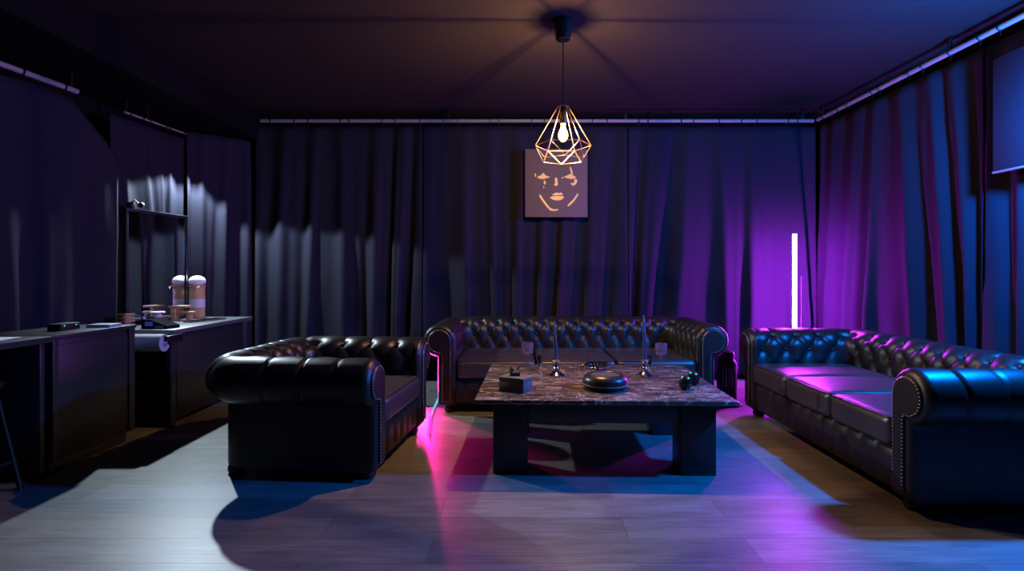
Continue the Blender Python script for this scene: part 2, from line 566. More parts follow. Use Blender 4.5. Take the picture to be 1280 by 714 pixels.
def tuft(up, v, vt, dv):
    """inward depth of the upholstery at column coordinate up and profile length v; vt = length at the top button row"""
    rv = (v - vt) / dv           # 0 at top row, -1, -2 for the lower rows
    if rv > 0:                    # pleats running over the roll
        s = abs(math.sin(PI * up))
        k = min(1.0, rv / 0.8)
        d = (1 - k) * 0.030 * (1 - s ** 0.84) + k * 0.014 * math.exp(-(s / 0.085) ** 2) + k * 0.0015 * (1 - s)
        dist = math.hypot(abs(up - round(up)), rv)
    elif rv > -2.0:
        p = up + rv / 2; q = up - rv / 2
        s = abs(math.sin(PI * p) * math.sin(PI * q))
        d = 0.030 * (1 - s ** 0.42)
        j = round(rv)
        o = 0.5 * (j % 2)
        dist = math.hypot(abs((up - o) - round(up - o)), rv - j)
    else:
        s = abs(math.sin(PI * up))
        d = 0.022 * (1 - s ** 0.6)
        dist = math.hypot(abs(up - round(up)), rv + 2)
    d += 0.014 * math.exp(-(dist / 0.16) ** 2)
    return d


def rounded_box(mb, hx, hy, hz, r, n=14, crown=0.0, c=(0, 0, 0)):
    bm = bmesh.new()
    bmesh.ops.create_cube(bm, size=2.0)
    bmesh.ops.subdivide_edges(bm, edges=bm.edges[:], cuts=n, use_grid_fill=True)
    bm.verts.index_update()
    vs = []
    for v in bm.verts:
        # concentrate vertices near the rim
        q = [math.copysign(abs(t) ** 0.55, t) for t in v.co]
        p = Vector((q[0] * hx, q[1] * hy, q[2] * hz))
        core = Vector((max(-(hx - r), min(hx - r, p.x)), max(-(hy - r), min(hy - r, p.y)), max(-(hz - r), min(hz - r, p.z))))
        dd = p - core
        if dd.length > 1e-6:
            p = core + dd.normalized() * r
        if p.z > 0:
            p.z += crown * (1 - (p.x / hx) ** 2) * (1 - (p.y / hy) ** 2)
        vs.append(p + Vector(c))
    mb.add(vs, [[v.index for v in f.verts] for f in bm.faces])
    bm.free()


def chesterfield(name, label, W, D, h, cushions, loc, rz, cat, nb, na, seat_z=0.425):
    root = thing(name, label, cat, loc, rz, 'dark leather chesterfield seats')
    wi = W / 2 - A_OUT; yb = D / 2 - A_OUT; yf = -D / 2
    rc = 0.035
    FIL = 0.036
    prof0, i1, i2 = arm_profile(h, 0.0)
    NP = len(prof0)
    # v at the top button row: 42 degrees below the roll's crest, on the sitting side
    vt = prof0[i1][4] + R_ROLL * rad(50)
    dv = 0.135
    La = (yb - rc) - yf
    step = 0.0125
    secs = []   # (px, py, nx, ny, off, seg, up, pleat)
    half = rc * PI / 4
    # left arm, from front to corner
    for k in range(7):
        ph = PI / 2 * k / 6
        secs.append((-wi, yf + FIL * (1 - math.cos(ph)), -1, 0, FIL * (1 - math.sin(ph)), 0, None, math.sin(2 * ph)))
    n = int(La / step)
    for k in range(1, n + 1):
        y = yf + FIL + (La - FIL) * k / n
        s = (yb - rc) - y + half
        secs.append((-wi, y, -1, 0, 0, 0, na * s / (La + half), 0))
    nc = 16
    for k in range(1, nc + 1):
        t = PI - PI / 2 * k / nc
        s = half * (1 - 2 * k / nc)
        if s >= 0:
            up = na * s / (La + half)
        else:
            up = -nb * s / (2 * (wi - rc) + 2 * half)
        secs.append((-wi + rc + rc * math.cos(t), yb - rc + rc * math.sin(t), math.cos(t), math.sin(t), 0, 0 if s > 0 else 1, up, 0))
    Lb = 2 * (wi - rc)
    n = int(Lb / 2 / step)
    for k in range(1, n + 1):
        x = -(wi - rc) * (1 - k / n)
        s = x + (wi - rc) + half
        secs.append((x, yb, 0, 1, 0, 1, nb * s / (Lb + 2 * half), 0))
    mid = len(secs) - 1
    right = []
    for sct in secs[:mid][::-1]:
        up = sct[6]
        seg = 2 if sct[5] == 0 else 1
        right.append((-sct[0], sct[1], -sct[2], sct[3], sct[4], seg, (nb - up) if (up is not None and seg == 1) else up, sct[7]))
    secs = secs + right
    rows = []
    for (px, py, nx, ny, off, seg, up, pl) in secs:
        pr = prof0 if off == 0 else arm_profile(h, off)[0]
        row = []
        for i, (a, z, na_, nz_, v) in enumerate(pr):
            d = 0.0
            if up is not None:
                if i <= i2:
                    d = tuft(up, v, vt, dv)
                    # gently full cushioned roll
                    fr = min(1.0, max(0.0, (na * (1.0) - up) * 3)) if seg != 1 else 1.0
                    d *= 0.25 + 0.75 * fr
            elif i1 - 4 <= i <= i2:
                d = 0.007 * pl * (1 - abs(math.sin(v * 75.0)) ** 0.7)
            row.append((px + nx * (a - d * na_), py + ny * (a - d * na_), z - d * nz_))
        rows.append(row)

    def mesh_of(idx, cap_first=False, cap_last=False):
        mb = MB(); vs = []; fs = []
        for r_ in idx: vs += rows[r_]
        for i in range(len(idx) - 1):
            for j in range(NP):
                j2 = (j + 1) % NP
                fs.append((i * NP + j, i * NP + j2, (i + 1) * NP + j2, (i + 1) * NP + j))
        for flag, i in ((cap_first, 0), (cap_last, len(idx) - 1)):
            if flag:
                fs.append(tuple(i * NP + j for j in range(NP)))
        mb.add(vs, fs)
        return mb
    s0 = [i for i, s in enumerate(secs) if s[5] == 0]
    s1 = [i for i, s in enumerate(secs) if s[5] == 1]
    s2 = [i for i, s in enumerate(secs) if s[5] == 2]
    aL = mesh_of(s0 + [s1[0]], cap_first=True).build('arm', M['leather'], root, angle=75)
    back = mesh_of(s1).build('backrest', M['leather'], root, angle=75)
    aR = mesh_of([s1[-1]] + s2, cap_last=True).build('arm', M['leather'], root, angle=75)
    # tufting buttons
    def btn(mb, px, py, nx, ny, v):
        for i in range(NP - 1):
            if prof0[i + 1][4] >= v:
                t = (v - prof0[i][4]) / max(1e-6, prof0[i + 1][4] - prof0[i][4])
                a = prof0[i][0] * (1 - t) + prof0[i + 1][0] * t
                z = prof0[i][1] * (1 - t) + prof0[i + 1][1] * t
                q = prof0[i]
                dpt = 0.030
                if not proto:
                    proto.append(MB().ball((0, 0, 0), 0.0115, 10, 6).build('tufting_button', M['leather'], mb)); o = proto[0]
                else:
                    o = proto[0].copy(); COL.objects.link(o); o.parent = mb
                o.location = (px + nx * (a - dpt * q[2]), py + ny * (a - dpt * q[2]), z - dpt * q[3])
                return
    proto = []
    for rj in range(3):
        o = 0.5 * (rj % 2)
        for k in range(0, nb + 1):
            up = k + o
            if up <= 0.2 or up >= nb - 0.2: continue
            x = -(wi - rc) - half + (Lb + 2 * half) * up / nb
            btn(back, x, yb, 0, 1, vt - rj * dv)
    for sgn, ao in ((-1, aL), (1, aR)):
        for rj in range(3):
            o = 0.5 * (rj % 2)
            for k in range(0, na + 1):
                up = k + o
                if up <= 0.2 or up >= na - 0.3: continue
                y = (yb - rc) + half - (La + half) * up / na
                btn(ao, sgn * wi, y, sgn, 0, vt - rj * dv)
    # scroll facings with nail heads
    q, _, _ = arm_profile(h, FIL + 0.001)
    for sgn, ao in ((-1, aL), (1, aR)):
        poly = [(sgn * (wi + a), z) for a, z, _, _, _ in q]
        n_ = len(poly)
        cx = sum(p[0] for p in poly) / n_; cz = sum(p[1] for p in poly) / n_
        vs = [(x, yf + 0.012, z) for x, z in poly] + [(x, yf - 0.006, z) for x, z in poly]
        q2, _, _ = arm_profile(h, FIL + 0.009)
        poly2 = [(sgn * (wi + a), z) for a, z, _, _, _ in q2]
        vs += [(x, yf - 0.014, z) for x, z in poly2]
        fs = []
        for i in range(n_):
            j = (i + 1) % n_
            fs.append((i, j, n_ + j, n_ + i)); fs.append((n_ + i, n_ + j, 2 * n_ + j, 2 * n_ + i))
        fs.append(tuple(2 * n_ + i for i in range(n_)))
        pan = MB().add(vs, fs).build('scroll_facing', M['leather'], ao, angle=35)
        nm = MB()
        q3, _, _ = arm_profile(h, FIL + 0.006)
        acc = 0.0; last = None
        for a, z, _, _, _ in q3:
            p = Vector((sgn * (wi + a), yf - 0.010, z))
            if last is not None:
                seg_ = (p - last).length
                while acc + seg_ >= 0.0165:
                    t = (0.0165 - acc) / seg_
                    last = last.lerp(p, t); seg_ = (p - last).length; acc = 0.0
                    nm.ball(tuple(last), 0.0038, 7, 4)
                acc += seg_
            last = p
        # along the foot of the facing
        for k in range(5):
            nm.ball((sgn * (wi + 0.045 + 0.016 * k), yf - 0.010, 0.055 + FIL + 0.008), 0.0038, 7, 4)
        nm.build('nail_trim', M['nail'], ao)
    # front rail with pleats
    mb = MB(); vs = []; fs = []
    sect = [(0.02, 0.06), (0.005, 0.075), (0.0, 0.10), (0.0, 0.14), (0.0, 0.18), (0.0, 0.21), (0.004, 0.24), (0.02, 0.262), (0.12, 0.262), (0.12, 0.06)]
    nx_ = int(2 * wi / 0.012)
    pit = 0.125
    for i in range(nx_ + 1):
        x = -wi + 2 * wi * i / nx_
        s = abs(math.sin(PI * x / pit))
        for k, (y, z) in enumerate(sect):
            d = 0.012 * (1 - s ** 0.5) * (1.0 if 1 <= k <= 6 else 0.0)
            vs.append((x, yf + 0.02 + y + d, z))
    ns = len(sect)
    for i in range(nx_):
        for k in range(ns):
            k2 = (k + 1) % ns
            fs.append((i * ns + k, i * ns + k2, (i + 1) * ns + k2, (i + 1) * ns + k))
    fs.append(tuple(range(ns))); fs.append(tuple(nx_ * ns + k for k in range(ns)))
    mb.add(vs, fs).build('front_rail', M['leather'], root, angle=60)
    MB().box2(-wi, wi, yf + 0.13, yb, 0.06, 0.25).build('seat_deck', M['black_matte'], root, smooth=False)
    # cushions
    cw = 2 * (wi + 0.004) / cushions
    y0 = yf - 0.002; y1 = yb + 0.005
    for k in range(cushions):
        cx = -wi - 0.004 + cw * (k + 0.5)
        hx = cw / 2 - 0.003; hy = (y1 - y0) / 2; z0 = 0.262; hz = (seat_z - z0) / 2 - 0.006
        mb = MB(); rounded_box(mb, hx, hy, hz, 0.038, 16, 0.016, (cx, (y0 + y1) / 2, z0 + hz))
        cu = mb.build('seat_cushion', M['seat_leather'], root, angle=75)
        pts = []
        rr = 0.036
        for (sx, sy, a0) in ((1, 1, 0), (-1, 1, 90), (-1, -1, 180), (1, -1, 270)):
            for t in range(7):
                a = rad(a0 + 15 * t)
                pts.append((cx + sx * (hx - rr) + (rr - 0.010) * math.cos(a), (y0 + y1) / 2 + sy * (hy - rr) + (rr - 0.010) * math.sin(a), z0 + 2 * hz - 0.0105))
        MB().tube(pts, 0.0055, 7, closed=True).build('piping', M['leather'], cu)
    # feet
    ft = MB().lathe([(0.026, 0.0), (0.038, 0.006), (0.043, 0.022), (0.040, 0.04), (0.032, 0.058)], 20)
    f0 = None
    for sx in (-1, 1):
        for sy in (-1, 1):
            if f0 is None:
                f0 = ft.build('foot', M['foot'], root); f = f0
            else:
                f = f0.copy(); COL.objects.link(f); f.parent = root
            f.location = (sx * (W / 2 - 0.085), sy * (D / 2 - 0.075), 0)
    return root


# back sofa, right sofa, armchair
chesterfield('chesterfield_sofa', 'three cushion dark leather chesterfield sofa along the back curtain, behind the coffee table',
             2.16, 0.86, 0.69, 3, (0.45, 4.65, 0), 0, 'sofa', 13, 5)
chesterfield('chesterfield_sofa', 'dark leather chesterfield sofa along the right wall, its seat glowing purple',
             1.80, 0.86, 0.665, 3, (2.19, 3.34, 0), rad(-90), 'sofa', 9, 4)
chesterfield('chesterfield_armchair', 'dark leather chesterfield armchair left of the coffee table, seen from its side',
             0.96, 0.90, 0.65, 1, (-1.138, 3.345, 0), rad(90 - 5.8), 'armchair', 5, 4)


# ------------------------------------------------------------------ coffee table
TZ = 0.42
TR = rad(-1.8)
TC = Vector((0.478, 3.425, 0))
tb = thing('coffee_table', 'low square coffee table with a brown marble top on thick black legs', 'table', TC, TR)
MB().box2(-.695, .695, -.56, .56, TZ - .024, TZ, .003).build('marble_top', M['marble'], tb, angle=30)
lg = None
for sx in (-1, 1):
    for sy in (-1, 1):
        if lg is None:
            lg = MB().box2(-.094, .094, -.094, .094, 0, TZ - .024, .003).build('leg', M['table_black'], tb, angle=30); q = lg
        else:
            q = lg.copy(); COL.objects.link(q); q.parent = tb
        q.location = (sx * .508, -.386 if sy < 0 else .342, 0)
MB().box2(-.414, .414, -.46, -.43, .275, TZ - .024, .002).build('apron', M['table_black'], tb, angle=30)
MB().box2(-.414, .414, .386, .416, .275, TZ - .024, .002).build('apron', M['table_black'], tb, angle=30)
MB().box2(-.58, -.55, -.292, .248, .275, TZ - .024, .002).build('apron', M['table_black'], tb, angle=30)
MB().box2(.55, .58, -.292, .248, .275, TZ - .024, .002).build('apron', M['table_black'], tb, angle=30)


def on_table(px, py):
    d = (EYE - TZ) * F / (py - VY)
    return ((px - VX) / F * d, d, TZ)


# keepsake box
p = on_table(647.5, 484)
ang = math.atan2(-0.08, 0.14)
bx = thing('keepsake_box', 'small rectangular dark box near the left front of the marble table', 'box', (-.015, 3.12, TZ), ang)
MB().box2(-.08, .08, -.055, .055, 0, .058, .002).build('body', M['boxcard'], bx, angle=30)
MB().box2(-.081, .081, -.056, .056, .059, .082, .003).build('lid', M['boxcard'], bx, angle=30)
# claw clip on the box
cl = thing('hair_claw_clip', 'black hair claw clip lying on the dark box', 'hair clip', (-.02, 3.14, TZ + .082), rad(8))
MB().tube([(-.036, 0, .034), (-.02, 0, .028), (0, 0, .026), (.02, 0, .028), (.036, 0, .034)], [.003, .006, .007, .006, .003], 8).build('spring_bar', M['black_matte'], cl)
for sg in (-1, 1):
    jm = MB(); vs = []; fs = []
    for i in range(7):
        x = -.030 + .060 * i / 6
        for t in range(6):
            a = t / 5
            vs.append((x * (1 - .15 * a), sg * (.004 + .022 * math.sin(a * PI * .75)), .032 * (1 - a) + .001))
    for i in range(6):
        for t in range(5):
            fs.append((i * 6 + t, (i + 1) * 6 + t, (i + 1) * 6 + t + 1, i * 6 + t + 1))
    jm.add(vs, fs)
    for i in range(6):
        x = -.030 + .060 * i / 5
        jm.tube([(x * .85, sg * .022, .004), (x * .85, sg * .012, .003)], [.003, .0015], 6)
    jm.tube([(sg * .012, sg * .006, .03), (sg * .022, sg * .012, .045), (sg * .032, sg * .015, .05)], [.006, .007, .004], 8)
    j = jm.build('jaw', M['black_matte'], cl)
    so = j.modifiers.new('thickness', 'SOLIDIFY'); so.thickness = .003

# goblets
def make_goblet(label, loc):
    g = thing('wine_goblet', label, 'goblet', loc, 0, 'cut glass goblets on the marble table')
    sc = .178
    MB().lathe([(0.0001, 0), (.036, 0), (.037, .003), (.030, .007), (.010, .012), (.0001, .013)], 32).build('base', M['glass'], g)
    MB().lathe([(.008, .012), (.006, .02), (.010, .034), (.006, .044), (.0055, .058), (.011, .07), (.006, .078), (.012, .086)], 20).build('stem', M['glass'], g)
    n = 40; mb = MB()
    outer = [(.012, .086), (.026, .092), (.036, .104), (.039, .125), (.0405, .15), (.042, .178)]
    inner = [(.0395, .178), (.038, .15), (.0365, .125), (.033, .106), (.02, .097), (.0005, .095)]
    vs = []; fs = []
    pr = outer + inner
    for i, (r, z) in enumerate(pr):
        for k in range(n):
            a = 2 * PI * k / n
            f = 1.0
            if 1 <= i <= 3: f = 1 + .035 * (1 if k % 4 < 2 else -1)
            vs.append((r * f * math.cos(a), r * f * math.sin(a), z))
    for i in range(len(pr) - 1):
        for k in range(n):
            k2 = (k + 1) % n
            fs.append((i * n + k, i * n + k2, (i + 1) * n + k2, (i + 1) * n + k))
    mb.add(vs, fs).build('bowl', M['glass'], g, angle=25)
    return g


g1 = make_goblet('purple tinted cut glass goblet near the left candle', on_table(659.5, 459.5))
copy_tree(g1, on_table(826.5, 461.0), 0.3, 'purple tinted cut glass goblet near the right candle')


def make_lipstick(label, loc):
    g = thing('lipstick_tube', label, 'lipstick', loc, 0, 'lipstick tubes on the marble table')
    MB().lathe([(.0001, 0), (.0125, 0), (.013, .002), (.013, .03), (.0115, .033), (.0115, .036), (.0001, .036)], 20).build('base', M['gold'], g)
    MB().lathe([(.0001, .036), (.0135, .036), (.014, .04), (.014, .094), (.012, .1), (.0001, .1)], 20).build('cap', M['black_gloss'], g)
    return g


l1 = make_lipstick('black and gold lipstick tube beside the left goblet', on_table(674.5, 461.5))
copy_tree(l1, on_table(812.0, 462.0), 0, 'black and gold lipstick tube beside the right goblet')


def make_candle(label, loc, tilt):
    g = thing('candlestick', label, 'candlestick', loc, 0, 'silver candlesticks on the marble table')
    MB().lathe([(.0001, 0), (.050, 0), (.055, .003), (.055, .008), (.045, .012), (.036, .022), (.024, .032), (.017, .038), (.023, .046),
                (.016, .052), (.013, .06), (.019, .066), (.027, .07), (.018, .074), (.013, .082), (.017, .09), (.024, .098), (.027, .108), (.029, .112),
                (.014, .112), (.012, .1), (.0001, .1)], 32).build('holder', M['silver'], g)
    return g


def make_taper(label, loc, h, tx, tilt=0.0):
    g = thing('taper_candle', label, 'candle', loc, 0, 'dark taper candles')
    mb = MB().tube([(0, 0, 0), (tx * .1, 0, h * .1), (tx * .6, 0, h * .6), (tx * .93, 0, h * .94), (tx, 0, h)], [.0118, .0116, .0095, .007, .003], 16)
    mb.build('wax', M['candle'], g)
    MB().tube([(tx, 0, h - .002), (tx + .001, 0, h + .006), (tx + .002, .001, h + .011)], .0012, 6).build('wick', M['paper'], g)
    return g


c1 = make_candle('silver candlestick between the left lipstick and the round speaker', on_table(695.5, 470.5), 0)
c2 = copy_tree(c1, on_table(806, 470.5), 0, 'silver candlestick to the right of the round speaker')
l = on_table(695.5, 470.5); make_taper('dark blue taper candle leaning in the left candlestick', (l[0], l[1], TZ + .1005), .245, -.014)
l = on_table(806, 470.5); make_taper('taller dark blue taper candle in the right candlestick', (l[0], l[1], TZ + .1005), .285, -.008)

# round speaker
sp = thing('round_speaker', 'round black domed speaker with a thin pale ring on the marble table', 'speaker', on_table(756.5, 486), 0)
MB().lathe([(.0001, 0), (.098, 0), (.108, .004), (.122, .016), (.129, .029)], 56).build('lower_shell', M['speaker'], sp)
MB().lathe([(.120, .0290), (.1305, .0291), (.1308, .0305), (.1305, .0319), (.120, .032)], 56, closed=True).build('trim_ring', M['grey'], sp)
MB().lathe([(.1292, .032), (.1315, .045), (.128, .062), (.116, .078), (.101, .0865), (.094, .088), (.088, .0855), (.085, .081)], 56).build('upper_shell', M['speaker'], sp)
MB().lathe([(.0001, .0825), (.06, .0822), (.0855, .081), (.0855, .078), (.0001, .078)], 48).build('speaker_grille', M['speaker_mesh'], sp)

# studded collar
co = thing('studded_collar', 'black studded leather collar lying in a ring behind the round speaker', 'collar', on_table(744, 461), rad(12))
n = 60; vs = []; fs = []
for i in range(n + 1):
    a = rad(200) + rad(335) * i / n
    rr = .092 + .006 * math.sin(3 * a)
    for (dr, z) in ((-.002, .001), (.002, .001), (.002 + .004, .03), (-.002 + .004, .03)):
        vs.append(((rr + dr) * math.cos(a), (rr + dr) * .92 * math.sin(a), z + .003 * math.sin(2 * a) + .003))
for i in range(n):
    for k in range(4):
        k2 = (k + 1) % 4
        fs.append((i * 4 + k, i * 4 + k2, (i + 1) * 4 + k2, (i + 1) * 4 + k))
fs.append((0, 1, 2, 3)); fs.append(tuple(n * 4 + k for k in range(4)))
MB().add(vs, fs).build('band', M['black_gloss'], co, angle=50)
sd = None
for i in range(22):
    a = rad(206) + rad(322) * i / 21
    rr = .099 + .006 * math.sin(3 * a)
    if sd is None:
        sd = MB().ball((0, 0, 0), .0085, 8, 6).build('stud', M['silver'], co); q = sd
    else:
        q = sd.copy(); COL.objects.link(q); q.parent = co
    q.location = (rr * math.cos(a), rr * .92 * math.sin(a), .019 + .003 * math.sin(2 * a))
a = rad(197)
bk = [(.094 * math.cos(a) + .018 * math.cos(t), .0865 * math.sin(a) + .004 * math.sin(t), .020 + .016 * math.sin(t)) for t in [2 * PI * k / 12 for k in range(12)]]
MB().tube(bk, .0025, 6, closed=True).build('buckle', M['gold'], co)

# faceted tealight holders
def make_holder(label, loc, rz):
    g = thing('tealight_holder', label, 'candle holder', loc, rz, 'faceted tealight holders')
    n = 9; vs = []; fs = []
    pr = [(.020, 0), (.034, .016), (.039, .038), (.033, .058), (.026, .068), (.022, .068), (.028, .056), (.032, .038), (.02, .012), (.001, .008)]
    for i, (r, z) in enumerate(pr):
        for k in range(n):
            a = 2 * PI * (k + (.5 if i % 2 and i < 5 else 0)) / n
            vs.append((r * math.cos(a), r * math.sin(a), z))
    for i in range(len(pr) - 1):
        for k in range(n):
            k2 = (k + 1) % n
            A, B, C_, D_ = i * n + k, i * n + k2, (i + 1) * n + k2, (i + 1) * n + k
            if i % 2 == 0: fs += [(A, B, D_), (B, C_, D_)]
            else: fs += [(A, B, C_), (A, C_, D_)]
    fs.append(tuple(range(n)))
    MB().add(vs, fs).build('cup', M['black_gloss'], g, smooth=False)
    MB().tube([(.027 * math.cos(q * 2 * PI / 18), .027 * math.sin(q * 2 * PI / 18), .068) for q in range(18)], .0022, 6, closed=True).build('rim', M['gold'], g)
    return g


h1 = make_holder('faceted black tealight holder, the nearer of two at the right of the table', on_table(856.5, 487), 0)
copy_tree(h1, on_table(866.5, 481), .5, 'faceted black tealight holder just behind its twin at the right of the table')


# ------------------------------------------------------------------ canister between the sofas
ct = thing('tower_heater', 'black cylindrical canister with vertical slots on a round foot, between the two sofas', 'heater', (1.735, 4.53, 0), rad(-8))
MB().lathe([(.0001, 0), (.125, 0), (.128, .006), (.122, .014), (.07, .026), (.06, .03), (.0001, .03)], 40).build('base', M['black_matte'], ct)
MB().lathe([(.058, .03), (.076, .036), (.079, .05), (.079, .335), (.074, .355), (.060, .372), (.056, .38), (.056, .386)], 40).build('body', M['black_matte'], ct)
MB().lathe([(.056, .386), (.060, .39), (.061, .42), (.055, .436), (.03, .446), (.0001, .449)], 36).build('cap', M['speaker'], ct)
for k in range(5):
    a = rad(-90 + (k - 2) * 17)
    MB().box(0, 0, .235, .006, .008, .16, .002, mat=Matrix.Rotation(a + PI / 2, 4, 'Z') @ Matrix.Translation((0, -.0795, 0))).build('grille_slat', M['grey'] if k % 2 else M['rail'], ct)


# ------------------------------------------------------------------ purple tube light
tl = thing('tube_light', 'glowing purple light tube standing upright behind the right sofa', 'light', (2.61, 5.14, 0), 0)
MB().lathe([(.0001, 0), (.07, 0), (.072, .006), (.066, .014), (.02, .02), (.0001, .02)], 36).build('base', M['black_matte'], tl)
MB().tube([(0, 0, .02), (0, 0, .27)], .014, 14).build('stem', M['black_matte'], tl)
MB().tube([(0, 0, .27), (0, 0, 1.455)], .0185, 20).build('light_tube', M['purple_tube'], tl)
MB().tube([(0, 0, 1.455), (0, 0, 1.466)], .0195, 20).build('end_cap', M['grey'], tl)
rr = thing('thin_pole', 'thin dark pole just right of the glowing purple tube', 'pole', (2.61 + .10, 5.14 + .07, 0), 0)
MB().lathe([(.0001, 0), (.03, 0), (.03, .008), (.01, .014), (.0001, .014)], 24).build('base', M['black_matte'], rr)
MB().tube([(0, 0, .012), (0, 0, 1.06)], .0055, 10).build('shaft', M['dark_metal'], rr)
MB().tube([(0, 0, .62), (0, 0, .65)], .009, 12).build('clamp', M['dark_metal'], rr)

# glowing stand-in for light on the floor between armchair and back sofa
pts = [(-.600, 3.66, .014), (-.625, 3.85, .014), (-.655, 4.05, .014), (-.672, 4.3, .014), (-.69, 4.75, .014)]
st = MB().tube(pts, .008, 10).build('floor_glow_strip', M['rgb'])
tag(st, 'glowing pink and cyan strip standing in for lit floor between armchair and back sofa', 'floor glow')


lb = thing('light_bar', 'short upright pink light bar standing behind the armchair beside the back sofa', 'light', (-.792, 4.44, 0), rad(40))
MB().box2(-.03, .03, -.03, .03, 0, .02, .003).build('base', M['black_matte'], lb, angle=30)
MB().box2(-.026, -.021, -.032, .021, .02, .37).box2(.021, .026, -.032, .021, .02, .37).box2(-.026, .026, .021, .026, .02, .37).build('light_shield', M['black_matte'], lb, smooth=False)  # walls added to block the tube's light from spilling left
MB().tube([(0, 0, .02), (0, 0, .13)], .014, 14).build('lower_tube', M['cyan_tube'], lb)
MB().tube([(0, 0, .13), (0, 0, .36)], .014, 14).build('upper_tube', M['pink_tube'], lb)

# ------------------------------------------------------------------ pendant lamp
PX, PY = 0.288, 3.5
pd = thing('pendant_lamp', 'geometric wire pendant lamp with a glowing bulb above the coffee table', 'lamp', (PX, PY, ZC), 0)
MB().lathe([(.0001, 0), (.066, 0), (.066, -.006), (.046, -.125), (.040, -.13), (.0001, -.13)], 32).build('ceiling_rose', M['dark_metal'], pd)
MB().tube([(0, 0, -.128), (0, 0, -.56)], .004, 10).build('cord', M['black_matte'], pd)
MB().lathe([(.0001, -.555), (.016, -.556), (.021, -.565), (.022, -.66), (.019, -.668), (.0001, -.668)], 24).build('socket', M['dark_metal'], pd)
bz = 1.985 - ZC
MB().lathe([(.0001, -.662), (.013, -.664), (.015, -.69), (.024, -.712), (.031, -.735), (.030, -.752), (.022, -.77), (.010, -.781), (.0001, -.784)], 24).build('bulb', M['bulb'], pd)
fl = MB()
for k in range(4):
    a = PI / 2 * k + .4
    fl.tube([(.009 * math.cos(a), .009 * math.sin(a), -.712), (.006 * math.cos(a + .5), .006 * math.sin(a + .5), -.755)], .0018, 6)
fl.build('filament', M['filament'], pd)
cg = MB()
zt, zm, zl = 2.165 - ZC, 1.913 - ZC, 1.82 - ZC
top = [(.034 * math.cos(rad(60 * k)), .034 * math.sin(rad(60 * k)), zt) for k in range(6)]
mid = [(.180 * math.cos(rad(60 * k)), .180 * math.sin(rad(60 * k)), zm) for k in range(6)]
low = [(.143 * math.cos(rad(60 * k + 30)), .143 * math.sin(rad(60 * k + 30)), zl) for k in range(6)]
w = .0026
for k in range(6):
    k2 = (k + 1) % 6
    for a_, b_ in ((top[k], top[k2]), (top[k], mid[k]), (mid[k], mid[k2]), (mid[k], low[k]), (mid[k2], low[k]), (low[k], low[k2])):
        cg.tube([a_, b_], w, 8)
    for q in (top[k], mid[k], low[k]):
        cg.ball(q, w * 1.35, 8, 6)
    cg.tube([top[k], (0, 0, zt + .002)], .002, 6)
cg.build('wire_shade', M['brass'], pd)


# ------------------------------------------------------------------ face painting
pn = thing('canvas_painting', 'brown canvas painting of a face in gold, hung on the back curtain', 'painting', (0.372, 5.345, 1.97), 0)
S = 5.33 / F
W2, H2 = 39 * S, 42.5 * S
MB().box2(-W2, W2, -.018, .018, -H2, H2, .003).build('canvas', M['canvas'], pn, angle=30)


def paint(mb, pts):
    """flat raised dab of paint, polygon in picture pixels from the middle of the canvas"""
    vs = [(x * S, -.0185, -y * S) for x, y in pts] + [(x * S, -.0205, -y * S) for x, y in pts]
    n_ = len(pts)
    fs = [tuple(range(n_)), tuple(range(n_, 2 * n_))]
    for i in range(n_):
        j = (i + 1) % n_
        fs.append((i, j, n_ + j, n_ + i))
    mb.add(vs, fs)


def zp(q):   # zoomed reading (654x714 over 110x120 px) to canvas pixels about its middle (696, 228.5)
    return [(640 + x / 5.945 - 696, 170 + y / 5.95 - 228.5) for x, y in q]


def face(name, polys):
    mb = MB()
    for q in polys: paint(mb, zp(q))
    return mb.build(name, M['goldpaint'], pn, smooth=False)


face('painted_eye', [[(190, 303), (205, 294), (222, 290), (228, 276), (240, 274), (250, 290), (268, 297), (288, 305), (262, 310), (240, 318), (215, 316), (198, 312)],
                     [(238, 330), (246, 328), (256, 344), (248, 362), (240, 352)], [(234, 372), (242, 372), (243, 386), (236, 386)],
                     [(172, 278), (178, 276), (182, 290), (178, 304), (172, 296)]])
face('painted_eye', [[(385, 304), (404, 296), (420, 288), (436, 282), (441, 268), (434, 246), (430, 226), (440, 230), (450, 254), (455, 276), (452, 290), (468, 296), (480, 308),
                      (462, 316), (440, 318), (415, 312)],
                     [(466, 320), (484, 318), (488, 336), (478, 356), (460, 368), (446, 362), (438, 346), (452, 350), (466, 342)], [(372, 306), (384, 304), (384, 312), (374, 316)]])
face('painted_nose', [[(322, 312), (332, 306), (340, 314), (342, 340), (344, 362), (334, 370), (318, 366), (316, 356), (324, 346)]])
face('painted_lips', [[(300, 436), (318, 424), (336, 418), (350, 424), (366, 418), (384, 432), (372, 436), (344, 438), (318, 440)],
                      [(282, 456), (308, 446), (344, 444), (376, 444), (392, 450), (380, 466), (356, 476), (324, 476), (300, 468)]])
face('painted_jaw', [[(206, 434), (216, 436), (240, 474), (262, 504), (288, 534), (318, 544), (346, 540), (348, 548), (316, 556), (288, 552), (256, 518), (228, 480), (208, 450)]])
face('painted_jaw', [[(490, 424), (496, 430), (488, 450), (462, 486), (438, 510), (422, 520), (414, 516), (432, 496), (456, 472), (476, 444)]])


# ------------------------------------------------------------------ panel on the right wall
wp = thing('wall_panel', 'thin dark wall panel at the right edge with a pale bottom rim', 'panel', (2.915, 2.80, 1.70), 0)
MB().box2(-.012, .012, -.55, .53, .012, .70, .003).build('board', M['panel'], wp, angle=30)
MB().box2(-.016, .014, -.55, .532, 0, .012, .002).build('bottom_rim', M['rail'], wp, angle=30)


